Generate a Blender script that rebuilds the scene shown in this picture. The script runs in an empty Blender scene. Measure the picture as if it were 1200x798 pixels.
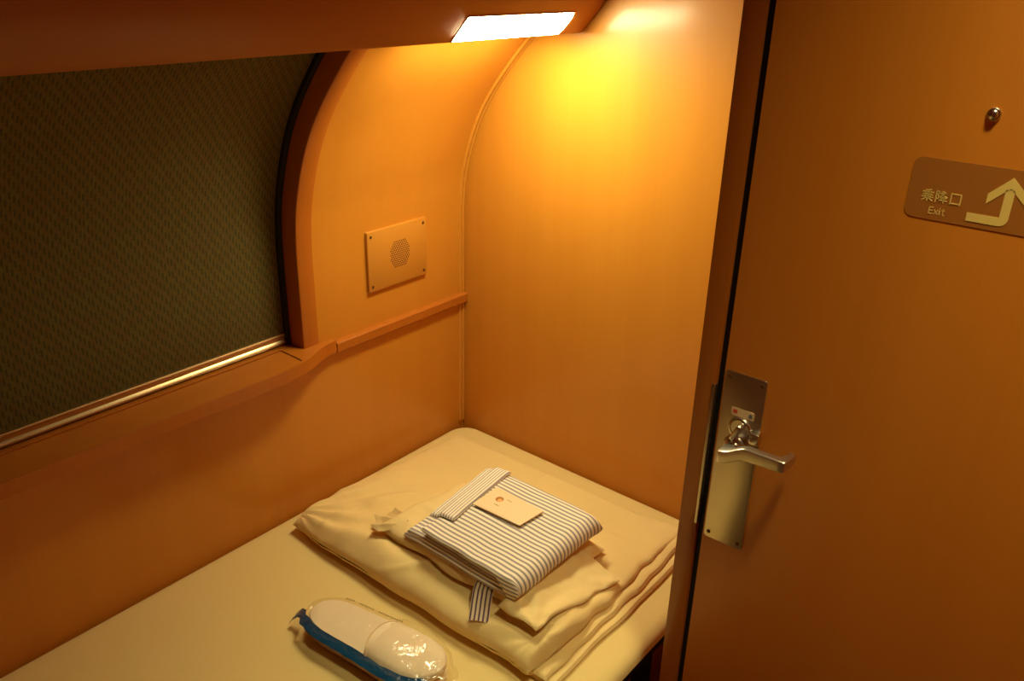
import bpy, bmesh, math, random
from mathutils import Vector, Matrix, noise
random.seed(4)
SC = bpy.context.scene
COL = SC.collection
PI = math.pi

# ------------------------------------------------------------------ helpers
def sm(a, b, x):
    t = max(0.0, min(1.0, (x - a) / (b - a))) if a != b else float(x > a)
    return t * t * (3 - 2 * t)

def lerp(a, b, t): return a + (b - a) * t

def interp(tab, x):
    if x <= tab[0][0]: return tab[0][1]
    for (a, fa), (b, fb) in zip(tab, tab[1:]):
        if x <= b: return fa + (fb - fa) * (x - a) / (b - a)
    return tab[-1][1]

def nz(x, y, z=0.0): return noise.noise(Vector((x, y, z)))

def obj(name, bm, mat, parent=None, base=None, smooth=True, sharp=0.6, mods=None):
    """link a bmesh as ONE mesh object (world coordinates in, moved to its base)"""
    bmesh.ops.recalc_face_normals(bm, faces=bm.faces)
    me = bpy.data.meshes.new(name)
    if parent is not None:
        off = parent.matrix_world_loc
    elif base is not None:
        off = Vector(base)
    else:
        off = Vector((0, 0, 0))
    bmesh.ops.translate(bm, verts=bm.verts, vec=-off)
    for f in bm.faces: f.smooth = smooth
    if smooth and sharp:
        for e in bm.edges:
            if len(e.link_faces) == 2 and e.calc_face_angle(0) > sharp: e.smooth = False
    bm.to_mesh(me); bm.free()
    o = bpy.data.objects.new(name, me)
    COL.objects.link(o)
    if isinstance(mat, (list, tuple)):
        for m in mat: me.materials.append(m)
    else: me.materials.append(mat)
    if parent is not None:
        o.parent = parent.o
        o.location = (0, 0, 0)
    else:
        o.location = off
    return H(o, off)

class H:                                   # an object with the world place of its base
    def __init__(self, o, loc): self.o = o; self.matrix_world_loc = Vector(loc)

def thing(name, label, cat, loc, group=None):
    o = bpy.data.objects.new(name, None); COL.objects.link(o)
    o.location = loc; o.empty_display_size = .05
    o['label'] = label; o['category'] = cat
    if group: o['group'] = group
    return H(o, loc)

def tag(h, label, cat, group=None):
    h.o['label'] = label; h.o['category'] = cat
    if group: h.o['group'] = group
    return h

def struct(name, bm, mat, **k):
    h = obj(name, bm, mat, **k); h.o['kind'] = 'structure'; return h

def bx(bm, x0, x1, y0, y1, z0, z1, bev=0.0, seg=2):
    vs = [bm.verts.new((x, y, z)) for x in (x0, x1) for y in (y0, y1) for z in (z0, z1)]
    fs = [(0,1,3,2),(4,6,7,5),(0,4,5,1),(2,3,7,6),(0,2,6,4),(1,5,7,3)]
    faces = [bm.faces.new([vs[i] for i in f]) for f in fs]
    if bev:
        es = list({e for f in faces for e in f.edges})
        bmesh.ops.bevel(bm, geom=es, offset=bev, segments=seg, profile=.5, affect='EDGES')
    return bm

def prism(bm, pts, plane, a, b, bev=0.0, seg=2):
    """polygon pts extruded along an axis: plane 'xy' -> z, 'xz' -> y, 'yz' -> x"""
    def P(p, h):
        return {'xy': (p[0], p[1], h), 'xz': (p[0], h, p[1]), 'yz': (h, p[0], p[1])}[plane]
    lo = [bm.verts.new(P(p, a)) for p in pts]; hi = [bm.verts.new(P(p, b)) for p in pts]
    n = len(pts)
    fs = [bm.faces.new(lo), bm.faces.new(hi)]
    for i in range(n): fs.append(bm.faces.new((lo[i], lo[(i+1) % n], hi[(i+1) % n], hi[i])))
    if bev:
        es = list({e for f in fs[:2] for e in f.edges})
        bmesh.ops.bevel(bm, geom=es, offset=bev, segments=seg, profile=.5, affect='EDGES')
    return bm

def rrect(x0, x1, z0, z1, r, n=6):
    out = []
    for cx, cz, a in ((x1-r, z1-r, 0), (x0+r, z1-r, 90), (x0+r, z0+r, 180), (x1-r, z0+r, 270)):
        for i in range(n+1):
            t = math.radians(a + 90*i/n); out.append((cx + r*math.cos(t), cz + r*math.sin(t)))
    return out

def sweep(bm, prof, path_fn, n, cap=True, closed=True):
    """prof: list of 2-D points, path_fn(i/n, p) -> world point"""
    rows = [[bm.verts.new(path_fn(i / n, p)) for p in prof] for i in range(n + 1)]
    m = len(prof)
    for i in range(n):
        for j in range(m if closed else m - 1):
            bm.faces.new((rows[i][j], rows[i][(j+1) % m], rows[i+1][(j+1) % m], rows[i+1][j]))
    if cap and closed:
        bm.faces.new(rows[0]); bm.faces.new(rows[-1])
    return rows

def tube(bm, pts, rad, n=12):
    pts = [Vector(p) for p in pts]
    rows = []
    up = None
    for i, p in enumerate(pts):
        d = (pts[min(i+1, len(pts)-1)] - pts[max(i-1, 0)]).normalized()
        if up is None: up = Vector((0, 0, 1)) if abs(d.z) < .9 else Vector((1, 0, 0))
        s = d.cross(up).normalized(); up = s.cross(d).normalized()
        r = rad[i] if isinstance(rad, (list, tuple)) else rad
        ra, rb = r if isinstance(r, (list, tuple)) else (r, r)
        rows.append([bm.verts.new(p + s * math.cos(2*PI*k/n) * ra + up * math.sin(2*PI*k/n) * rb) for k in range(n)])
    for a, b in zip(rows, rows[1:]):
        for k in range(n): bm.faces.new((a[k], a[(k+1) % n], b[(k+1) % n], b[k]))
    bm.faces.new(rows[0]); bm.faces.new(rows[-1])
    return bm

def lathe_y(bm, c, prof, n=24):
    """prof: (radius, y offset) pairs turned about an axis along y through c"""
    rows = []
    for r, h in prof:
        rows.append([bm.verts.new((c[0] + r*math.cos(2*PI*k/n), c[1] + h, c[2] + r*math.sin(2*PI*k/n))) for k in range(n)])
    for a, b in zip(rows, rows[1:]):
        for k in range(n): bm.faces.new((a[k], a[(k+1) % n], b[(k+1) % n], b[k]))
    bm.faces.new(rows[0]); bm.faces.new(rows[-1])
    return bm

def puff(bm, x0, x1, y0, y1, T, zb, rx=(.02,.02), ry=(.02,.02), zc=.4, wob=None, wr=None, nu=90, nv=70, uvs=None, pw=2.0, uvz=False):
    """soft cloth slab: T(x,y) thickness over base zb(x,y), edges rounded over rx/ry; returns closed surface"""
    def params(n, a, b, L):
        # denser sampling near the edges
        return [lerp(.5 - .5*math.cos(PI*i/n), i/n, .45) for i in range(n+1)]
    U = params(nu, *rx, x1-x0); V = params(nv, *ry, y1-y0)
    uvl = bm.loops.layers.uv.verify()
    def edge(d, r):
        t = max(0., min(1., d / r)); return (1 - (1 - t)**pw)**(1/pw)
    top, bot = [], []
    for v in V:
        rt, rb = [], []
        for u in U:
            fx, fy = lerp(x0, x1, u), lerp(y0, y1, v)
            e = edge(fx-x0, rx[0]) * edge(x1-fx, rx[1]) * edge(fy-y0, ry[0]) * edge(y1-fy, ry[1])
            dx, dy = wob(fx, fy, u, v) if wob else (0, 0)
            t = T(fx, fy); b = zb(fx, fy)
            w = wr(fx, fy) if wr else 0
            zt = b + t * (zc + (1-zc) * e) + w * e
            zl = b + t * zc * (1 - e) + (w * .6 * (1 - e))
            kf = (1 - sm(ry[0]*.6, ry[0]*1.8, fy-y0)) if uvz else 0
            rt.append((bm.verts.new((fx+dx, fy+dy, zt)), fx, fy + kf*1.3*(zt-b-t)))
            rb.append((bm.verts.new((fx+dx, fy+dy, min(zl, zt))), fx, fy + kf*1.3*(min(zl, zt)-b-t)))
        top.append(rt); bot.append(rb)
    for g in (top, bot):
        for j in range(nv):
            for i in range(nu):
                q = (g[j][i], g[j][i+1], g[j+1][i+1], g[j+1][i])
                f = bm.faces.new([a[0] for a in q])
                for lp, a in zip(f.loops, q): lp[uvl].uv = (a[1], a[2])
    bmesh.ops.remove_doubles(bm, verts=bm.verts, dist=1e-5)
    return bm

# ------------------------------------------------------------------ materials
def new_mat(name):
    m = bpy.data.materials.new(name); m.use_nodes = True
    nt = m.node_tree
    b = nt.nodes['Principled BSDF']
    return m, nt, b

def N(nt, t, **k):
    n = nt.nodes.new(t)
    for a, v in k.items():
        if hasattr(n, a): setattr(n, a, v)
    return n

def plain(name, col, rough=.5, metal=0., coat=0., coat_rough=.2, bump=0., bscale=200.):
    m, nt, b = new_mat(name)
    b.inputs['Base Color'].default_value = (*col, 1)
    b.inputs['Roughness'].default_value = rough
    b.inputs['Metallic'].default_value = metal
    b.inputs['Coat Weight'].default_value = coat
    b.inputs['Coat Roughness'].default_value = coat_rough
    if bump:
        tc = N(nt, 'ShaderNodeTexCoord'); n = N(nt, 'ShaderNodeTexNoise'); bp = N(nt, 'ShaderNodeBump')
        n.inputs['Scale'].default_value = bscale; bp.inputs['Strength'].default_value = bump
        bp.inputs['Distance'].default_value = .002
        nt.links.new(tc.outputs['Object'], n.inputs['Vector']); nt.links.new(n.outputs['Fac'], bp.inputs['Height'])
        nt.links.new(bp.outputs['Normal'], b.inputs['Normal'])
    return m

def wood(name, c1, c2, rough=.45, coat=.5, coat_rough=.18, scale=(90, 90, 2.2)):
    m, nt, b = new_mat(name)
    tc = N(nt, 'ShaderNodeTexCoord'); mp = N(nt, 'ShaderNodeMapping')
    mp.inputs['Scale'].default_value = scale
    n1 = N(nt, 'ShaderNodeTexNoise'); n1.inputs['Scale'].default_value = 1.6; n1.inputs['Detail'].default_value = 5
    n2 = N(nt, 'ShaderNodeTexNoise'); n2.inputs['Scale'].default_value = .22; n2.inputs['Detail'].default_value = 2
    ad = N(nt, 'ShaderNodeMath', operation='MULTIPLY_ADD'); ad.inputs[1].default_value = .45; 
    mr = N(nt, 'ShaderNodeMapRange'); mr.inputs[1].default_value = .5; mr.inputs[2].default_value = 1.1
    mx = N(nt, 'ShaderNodeMix', data_type='RGBA')
    mx.inputs['A'].default_value = (*c1, 1); mx.inputs['B'].default_value = (*c2, 1)
    L = nt.links.new
    L(tc.outputs['Object'], mp.inputs['Vector']); L(mp.outputs['Vector'], n1.inputs['Vector']); L(mp.outputs['Vector'], n2.inputs['Vector'])
    L(n1.outputs['Fac'], ad.inputs[0]); L(n2.outputs['Fac'], ad.inputs[2]); L(ad.outputs[0], mr.inputs[0])
    L(mr.outputs[0], mx.inputs['Factor']); L(mx.outputs['Result'], b.inputs['Base Color'])
    b.inputs['Roughness'].default_value = rough; b.inputs['Specular IOR Level'].default_value = .35
    b.inputs['Coat Weight'].default_value = coat; b.inputs['Coat Roughness'].default_value = coat_rough
    return m

def cloth(name, c1, c2=None, rough=.9, sheen=.15, weave=900., bump=.12, fold=0., fscale=14.):
    m, nt, b = new_mat(name)
    L = nt.links.new
    tc = N(nt, 'ShaderNodeTexCoord'); n = N(nt, 'ShaderNodeTexNoise'); n.inputs['Scale'].default_value = weave
    mx = N(nt, 'ShaderNodeMix', data_type='RGBA')
    mx.inputs['A'].default_value = (*c1, 1); mx.inputs['B'].default_value = (*(c2 or tuple(x*.93 for x in c1)), 1)
    L(tc.outputs['Object'], n.inputs['Vector']); L(n.outputs['Fac'], mx.inputs['Factor']); L(mx.outputs['Result'], b.inputs['Base Color'])
    bp = N(nt, 'ShaderNodeBump'); bp.inputs['Strength'].default_value = bump; bp.inputs['Distance'].default_value = .0006
    L(n.outputs['Fac'], bp.inputs['Height'])
    last = bp
    if fold:
        n3 = N(nt, 'ShaderNodeTexNoise'); n3.inputs['Scale'].default_value = fscale; n3.inputs['Detail'].default_value = 3
        n3.inputs['Distortion'].default_value = 1.2
        b2 = N(nt, 'ShaderNodeBump'); b2.inputs['Strength'].default_value = fold; b2.inputs['Distance'].default_value = .02
        L(tc.outputs['Object'], n3.inputs['Vector']); L(n3.outputs['Fac'], b2.inputs['Height']); L(bp.outputs['Normal'], b2.inputs['Normal']); last = b2
    L(last.outputs['Normal'], b.inputs['Normal'])
    b.inputs['Roughness'].default_value = rough
    b.inputs['Sheen Weight'].default_value = sheen
    b.inputs['Specular IOR Level'].default_value = .2
    return m

def striped(name, axis, pitch, c_light, c_dark, duty=.42, wobble=.35):
    """woven stripes from the cloth's own UV"""
    m, nt, b = new_mat(name)
    L = nt.links.new
    uv = N(nt, 'ShaderNodeUVMap'); sp = N(nt, 'ShaderNodeSeparateXYZ')
    n = N(nt, 'ShaderNodeTexNoise'); n.inputs['Scale'].default_value = 9.; n.inputs['Detail'].default_value = 1
    L(uv.outputs['UV'], n.inputs['Vector']); L(uv.outputs['UV'], sp.inputs[0])
    ma = N(nt, 'ShaderNodeMath', operation='MULTIPLY'); ma.inputs[1].default_value = 1/pitch
    L(sp.outputs['X' if axis == 0 else 'Y'], ma.inputs[0])
    md = N(nt, 'ShaderNodeMath', operation='MULTIPLY_ADD'); md.inputs[1].default_value = wobble
    L(n.outputs['Fac'], md.inputs[0]); L(ma.outputs[0], md.inputs[2])
    pp = N(nt, 'ShaderNodeMath', operation='PINGPONG'); pp.inputs[1].default_value = .5
    L(md.outputs[0], pp.inputs[0])
    mr = N(nt, 'ShaderNodeMapRange'); mr.interpolation_type = 'SMOOTHSTEP'
    mr.inputs[1].default_value = duty*.5-.05; mr.inputs[2].default_value = duty*.5+.05
    L(pp.outputs[0], mr.inputs[0])
    mx = N(nt, 'ShaderNodeMix', data_type='RGBA'); mx.inputs['A'].default_value = (*c_dark, 1); mx.inputs['B'].default_value = (*c_light, 1)
    L(mr.outputs[0], mx.inputs['Factor']); L(mx.outputs['Result'], b.inputs['Base Color'])
    w = N(nt, 'ShaderNodeTexNoise'); w.inputs['Scale'].default_value = 900.
    bp = N(nt, 'ShaderNodeBump'); bp.inputs['Strength'].default_value = .15; bp.inputs['Distance'].default_value = .0006
    L(uv.outputs['UV'], w.inputs['Vector']); L(w.outputs['Fac'], bp.inputs['Height']); L(bp.outputs['Normal'], b.inputs['Normal'])
    b.inputs['Roughness'].default_value = .9; b.inputs['Specular IOR Level'].default_value = .15
    return m

def blind_fabric(name):
    """dashes of dark yarn in staggered columns on an olive-brown weave (UV in metres)"""
    m, nt, b = new_mat(name)
    L = nt.links.new
    uv = N(nt, 'ShaderNodeUVMap'); sp = N(nt, 'ShaderNodeSeparateXYZ'); L(uv.outputs['UV'], sp.inputs[0])
    def math_(op, a, bb=None, c=None):
        n = N(nt, 'ShaderNodeMath', operation=op)
        for i, v in enumerate((a, bb, c)):
            if v is None: continue
            if isinstance(v, (int, float)): n.inputs[i].default_value = v
            else: L(v, n.inputs[i])
        return n.outputs[0]
    col = math_('MULTIPLY', sp.outputs['X'], 1/.0056)
    ci = math_('FLOOR', col); cf = math_('FRACT', col)
    wn = N(nt, 'ShaderNodeTexWhiteNoise', noise_dimensions='1D'); L(ci, wn.inputs['W'])
    row = math_('MULTIPLY_ADD', sp.outputs['Y'], 1/.021, math_('MULTIPLY_ADD', wn.outputs['Value'], .22, math_('MULTIPLY', ci, .37)))
    ri = math_('FLOOR', row); rf = math_('FRACT', row)
    cb = N(nt, 'ShaderNodeCombineXYZ'); L(ci, cb.inputs[0]); L(ri, cb.inputs[1])
    w2 = N(nt, 'ShaderNodeTexWhiteNoise', noise_dimensions='2D'); L(cb.outputs[0], w2.inputs['Vector'])
    mx = N(nt, 'ShaderNodeMix', data_type='RGBA')
    mx.inputs['A'].default_value = (.118, .102, .020, 1); mx.inputs['B'].default_value = (.118, .080, .018, 1)
    L(w2.outputs['Value'], mx.inputs['Factor'])
    inx = math_('MULTIPLY', math_('GREATER_THAN', cf, .55), math_('LESS_THAN', rf, .52))
    edge = math_('LESS_THAN', cf, .16)
    m2 = N(nt, 'ShaderNodeMix', data_type='RGBA'); m2.inputs['B'].default_value = (.055, .055, .013, 1)
    L(inx, m2.inputs['Factor']); L(mx.outputs['Result'], m2.inputs['A'])
    m3 = N(nt, 'ShaderNodeMix', data_type='RGBA'); m3.inputs['B'].default_value = (.075, .062, .014, 1)
    L(math_('MULTIPLY', edge, .7), m3.inputs['Factor']); L(m2.outputs['Result'], m3.inputs['A'])
    L(m3.outputs['Result'], b.inputs['Base Color'])
    bp = N(nt, 'ShaderNodeBump'); bp.inputs['Strength'].default_value = .4; bp.inputs['Distance'].default_value = .0008
    bp.invert = True
    L(math_('ADD', inx, edge), bp.inputs['Height']); L(bp.outputs['Normal'], b.inputs['Normal'])
    b.inputs['Roughness'].default_value = .75; b.inputs['Specular IOR Level'].default_value = .3
    return m

def film(name):
    m, nt, b = new_mat(name)
    L = nt.links.new
    nt.nodes.remove(b)
    out = nt.nodes['Material Output']
    tr = N(nt, 'ShaderNodeBsdfTransparent'); tr.inputs[0].default_value = (.985, .98, .97, 1)
    gl = N(nt, 'ShaderNodeBsdfGlossy'); gl.inputs['Roughness'].default_value = .12
    lw = N(nt, 'ShaderNodeLayerWeight'); lw.inputs['Blend'].default_value = .5
    pw_ = N(nt, 'ShaderNodeMath', operation='POWER'); pw_.inputs[1].default_value = 4.
    ma_ = N(nt, 'ShaderNodeMath', operation='MULTIPLY_ADD'); ma_.inputs[1].default_value = .30; ma_.inputs[2].default_value = .055
    L(lw.outputs['Facing'], pw_.inputs[0]); L(pw_.outputs[0], ma_.inputs[0])
    mx = N(nt, 'ShaderNodeMixShader')
    tc = N(nt, 'ShaderNodeTexCoord'); n = N(nt, 'ShaderNodeTexNoise'); n.inputs['Scale'].default_value = 30.
    n.inputs['Detail'].default_value = 3; n.inputs['Distortion'].default_value = 1.
    bp = N(nt, 'ShaderNodeBump'); bp.inputs['Strength'].default_value = .8; bp.inputs['Distance'].default_value = .006
    L(tc.outputs['Object'], n.inputs['Vector']); L(n.outputs['Fac'], bp.inputs['Height'])
    L(bp.outputs['Normal'], gl.inputs['Normal']); L(bp.outputs['Normal'], lw.inputs['Normal'])
    L(ma_.outputs[0], mx.inputs[0]); L(tr.outputs[0], mx.inputs[1]); L(gl.outputs[0], mx.inputs[2])
    L(mx.outputs[0], out.inputs['Surface'])
    return m

def emit(name, col, st):
    m, nt, b = new_mat(name)
    b.inputs['Base Color'].default_value = (.9, .85, .75, 1)
    b.inputs['Emission Color'].default_value = (*col, 1); b.inputs['Emission Strength'].default_value = st
    b.inputs['Roughness'].default_value = .4
    return m

M = {}
M['wall'] = wood('honey_wood_wall', (.600, .246, .025), (.562, .219, .020), rough=.42, coat=.32, coat_rough=.18)
M['door'] = wood('honey_wood_door', (.660, .220, .018), (.615, .195, .014), rough=.5, coat=.3, coat_rough=.3)
M['trim'] = wood('amber_wood_trim', (.460, .140, .010), (.410, .116, .008), rough=.5, coat=.22, coat_rough=.2)
M['rim'] = wood('varnished_rim', (.460, .140, .010), (.410, .116, .008), rough=.45, coat=.8, coat_rough=.10)
M['dark_trim'] = wood('reddish_wood_trim', (.440, .125, .010), (.385, .105, .008), rough=.4, coat=.4, coat_rough=.25)
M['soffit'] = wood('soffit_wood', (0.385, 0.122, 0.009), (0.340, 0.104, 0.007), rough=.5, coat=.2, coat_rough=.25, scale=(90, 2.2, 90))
M['plate'] = plain('speaker_plate_finish', (0.548, 0.233, 0.027), .45, coat=.2)
M['hole'] = plain('dark_hole', (.07, .025, .006), .9)
M['screw'] = plain('dull_screw', (.16, .09, .04), .45, .8)
M['steel'] = plain('brushed_steel', (.56, .50, .40), .34, 1., bump=.05, bscale=400)
M['chrome'] = plain('polished_chrome', (.72, .66, .58), .24, 1.)
M['satin'] = plain('satin_nickel', (.74, .66, .56), .36, 1.)
M['brass'] = plain('bar_aluminium', (.62, .46, .24), .36, 1.)
M['black'] = plain('black_rubber', (.006, .006, .008), .6)
M['sheet'] = cloth('cream_sheet', (.78, .60, .25), fold=.05, fscale=6)
M['duvet'] = cloth('warm_cream_cotton', (.83, .63, .28), sheen=.1, fold=.10, fscale=16)
M['pillow'] = cloth('pale_cream_cotton', (.83, .64, .30), sheen=.1, fold=.08, fscale=24)
M['robe'] = striped('robe_stripes', 1, .0092, (.90, .82, .67), (.32, .29, .31), duty=.44, wobble=.6)
M['collar'] = striped('collar_stripes', 0, .0050, (.90, .82, .67), (.40, .36, .37), duty=.40, wobble=.15)
M['sash'] = striped('sash_stripes', 0, .0068, (.90, .80, .62), (.20, .125, .19), duty=.38, wobble=.1)
M['card'] = plain('cream_card', (.84, .66, .41), .55)
M['logo'] = plain('logo_brown', (.40, .15, .03), .6)
M['logo2'] = plain('logo_orange', (.80, .46, .13), .6)
M['ink'] = plain('faint_ink', (.55, .38, .16), .6)
M['white'] = cloth('slipper_white', (.88, .74, .52), weave=600)
M['white2'] = cloth('slipper_sole_white', (.84, .66, .43), weave=600)
M['blue'] = plain('blue_print', (.008, .066, .165), .2, coat=.5, coat_rough=.1, bump=.9, bscale=120)
M['film'] = film('clear_film')
M['blind'] = blind_fabric('woven_blind')
M['sign'] = plain('sign_brown', (.40, .135, .016), .55)
M['letter'] = plain('sign_letters', (.86, .62, .18), .5)
M['sticker'] = plain('sticker_pale', (.75, .55, .32), .5)
M['red'] = plain('sticker_red', (.55, .06, .03), .5)
M['navy'] = plain('sticker_blue', (.12, .12, .16), .5)
M['lens'] = emit('lamp_lens', (1., .91, .53), 57.)
M['lens_fill'] = emit('fill_lamp_lens', (1., .90, .46), 205.)  # emission of the added fill lamp that brightens the door
M['cream'] = plain('cream_panel', (.82, .62, .34), .55)
M['floor'] = plain('brown_carpet', (.13, .07, .03), .95, bump=.4, bscale=500)

# ------------------------------------------------------------------ the cabin shell
YF = 1.275            # far wall
YD = .88              # door partition
YB = -.80             # wall behind
XR = 1.46
WALLX = [(0, 0), (.95, 0), (1.02, .006), (1.07, .020), (1.12, .038), (1.16, .058), (1.20, .084),
         (1.24, .117), (1.28, .152), (1.31, .182), (1.34, .215), (1.40, .290), (1.50, .42)]
_zs = [0.0, .4, .75] + [.80 + .02*i for i in range(11)] + [1.01 + .0125*i for i in range(28)]
_raw = {z: interp(WALLX, z) for z in _zs}
def wx(z):
    # smoothed profile of the curved side wall
    return sum(interp(WALLX, z + d) * w for d, w in ((-.03, 1), (-.015, 2), (0, 3), (.015, 2), (.03, 1))) / 9

def wall_patch(bm, y0, y1, z0, z1, th=.02):
    n = max(2, int((z1 - z0) / .012))
    zs = [lerp(z0, z1, i / n) for i in range(n + 1)]
    pts = [(wx(z), z) for z in zs] + [(wx(z) - th, z) for z in reversed(zs)]
    lo = [bm.verts.new((x, y0, z)) for x, z in pts]; hi = [bm.verts.new((x, y1, z)) for x, z in pts]
    k = len(pts)
    for i in range(k): bm.faces.new((lo[i], lo[(i+1) % k], hi[(i+1) % k], hi[i]))
    for i in range(n):
        for g in (lo, hi): bm.faces.new((g[i], g[i+1], g[k-2-i], g[k-1-i]))

bm = bmesh.new()
wall_patch(bm, YB, YF, 0, .748)
wall_patch(bm, .882, YF, .748, 1.345)
wall_patch(bm, YB, -.62, .748, 1.345)
struct('wall_left', bm, M['wall'])

bm = bmesh.new(); bx(bm, -.12, .752, YF, YF+.03, 0, 2.0); struct('wall_far', bm, M['wall'])
bm = bmesh.new()                                         # the end of the partition beside the bed, with the jamb face
bx(bm, .752, .778, YD, YF+.03, 0, 2.0, .0012)
jamb = struct('trim_1', bm, M['dark_trim'])
bm = bmesh.new(); bx(bm, .7745, .7785, YD-.0012, YD+.006, .748, .9535, .0004)
obj('strike_plate', bm, M['steel'], jamb).o['label'] = 'narrow steel strike plate'
bm = bmesh.new(); bx(bm, -.12, XR+.03, YB-.03, YB, 0, 2.0); struct('wall_back', bm, M['dark_trim'])
bm = bmesh.new(); bx(bm, XR, XR+.03, YB, YD, 0, 2.0); struct('wall_right', bm, M['dark_trim'])
bm = bmesh.new(); bx(bm, -.12, XR+.03, YB-.03, YF+.03, -.03, 0); struct('floor', bm, M['floor'])
bm = bmesh.new(); 
hole = [(1.18 + (.127)*math.cos(2*PI*k/48), .58 + (.127)*math.sin(2*PI*k/48)) for k in range(48)]  # opening for the added fill lamp
def sq(k, h):
    c, s_ = math.cos(2*PI*k/48), math.sin(2*PI*k/48); m_ = max(abs(c), abs(s_)); c /= m_; s_ /= m_
    return (1.18 + c*(XR+.03-1.18 if c > 0 else .82), .58 + s_*(YF+.03-.58 if s_ > 0 else .58-YB+.03), h)
ra, rb_, rc, rd = ([bm.verts.new((*hole[k], 2.0)) for k in range(48)], [bm.verts.new(sq(k, 2.0)) for k in range(48)], [bm.verts.new(sq(k, 2.37)) for k in range(48)], [bm.verts.new((*hole[k], 2.37)) for k in range(48)])
for p_, q_ in ((ra, rb_), (rb_, rc), (rc, rd), (rd, ra)):
    for k in range(48): bm.faces.new((p_[k], p_[(k+1) % 48], q_[(k+1) % 48], q_[k]))
main_ceiling = struct('ceiling', bm, M['dark_trim'])
bm = bmesh.new()
# underside and front of the upper berth over the bed: a bent panel running the whole cabin
pts = [(.150, 1.3105), (.272, 1.3119), (.2745, 1.3110), (.2790, 1.3135), (.312, 1.349), (.326, 1.372), (.338, 1.40), (.352, 1.46), (.36, 1.55), (.36, 2.0), (.32, 2.0), (.15, 1.9)]
prism(bm, pts, 'xz', YB, YF-.004)
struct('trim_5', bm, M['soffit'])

# curved casing round the window, following the wall
def profile_sweep(bm, prof, z0, z1, n):
    """prof: list of (y, outward distance) carried up the curved wall"""
    def path(t, p):
        z = lerp(z0, z1, t); h = .004
        dx = wx(z+h) - wx(z-h); nx, nzv = 2*h, -dx
        l = math.hypot(nx, nzv); nx /= l; nzv /= l
        return (wx(z) + nx * p[1], p[0], z + nzv * p[1])
    return sweep(bm, prof, path, n)
bm = bmesh.new()
profile_sweep(bm, [(.847, -.060), (.847, -.002), (.8485, .0005), (.851, .0015), (.876, .0015), (.8815, .0005), (.8825, -.02), (.87, -.060)], .766, 1.335, 44)
profile_sweep(bm, [(-.64, -.02), (-.64, .0015), (-.622, .0015), (-.618, -.002), (-.618, -.060), (-.63, -.060)], .766, 1.335, 44)
win = struct('window_1', bm, M['trim'])
bm = bmesh.new()
profile_sweep(bm, [(-.618, -.0565), (-.618, -.0535), (.847, -.0535), (.847, -.0565)], .766, 1.335, 30)
pane = obj('pane', bm, plain('night_glass', (.008, .009, .011), .08), win)
bm = bmesh.new()
profile_sweep(bm, [(.8385, -.052), (.8385, -.036), (.840, -.0345), (.8465, -.0345), (.8465, -.052)], .768, 1.335, 40)
obj('side_track', bm, plain('track_shade', (.012, .009, .006), .8), win)  # near-black colour stands in for the fabric's shadow at the blind's edge

# chair rail between shelf and corner, and the corner bead
bm = bmesh.new()
prism(bm, [(-.002, .7435), (.0105, .7440), (.0125, .7465), (.0125, .7625), (.0105, .7652), (-.002, .7652)], 'xz', .9145, YF-.0005)
struct('trim_2', bm, M['trim'])
def bead(z0, z1, n):
    bm_ = bmesh.new()
    a = [(YF-.0001, -.001), (YF-.0168, -.001)] 
    for c, r in ((-.0135, .0030), (-.0082, .0014), (-.0030, .0029)):
        for i in range(7):
            t = PI - PI*i/6
            a.append((YF + c + r*math.cos(t), .0004 + r*math.sin(t)*1.35))
    profile_sweep(bm_, a, z0, z1, n)
    return bm_
bm = bead(.45, .7435, 6)
b2 = bead(.7652, 1.332, 56); me = bpy.data.meshes.new('tmp'); b2.to_mesh(me); b2.free(); bm.from_mesh(me); bpy.data.meshes.remove(me)
struct('trim_3', bm, M['wall'])

# ------------------------------------------------------------------ window shelf
sh = thing('window_shelf', 'long brown wooden ledge with shallow tray under the window blind', 'shelf', (0, .1, .748))
bm = bmesh.new()
ctrl = [(.912, .0125), (.895, .0150), (.880, .0190), (.865, .0245), (.850, .0310), (.835, .0375), (.820, .0430), (.805, .0465), (.790, .0485)]
edge_pts = [(x, y) for y, x in ctrl] + [(.050, .76), (.050, -.60)]
outline = [(-.044, -.60), (-.044, .845), (-.004, .845), (.0005, .884), (.0005, .914)] + edge_pts
prism(bm, outline, 'xy', .7485, .7702, .0)
obj('ledge', bm, M['trim'], sh)
bm = bmesh.new()
rim = [(.0005, .884), (.0005, .914)] + edge_pts + [(.0462, -.60), (.0462, .76), (.0440, .79), (.0375, .8155), (.030, .8175), (-.0262, .8175), (-.0262, -.60), (-.044, -.60), (-.044, .845), (-.004, .845)]
prism(bm, rim, 'xy', .7700, .7722, .0010, 3)
obj('tray_rim', bm, M['rim'], sh)

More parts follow.
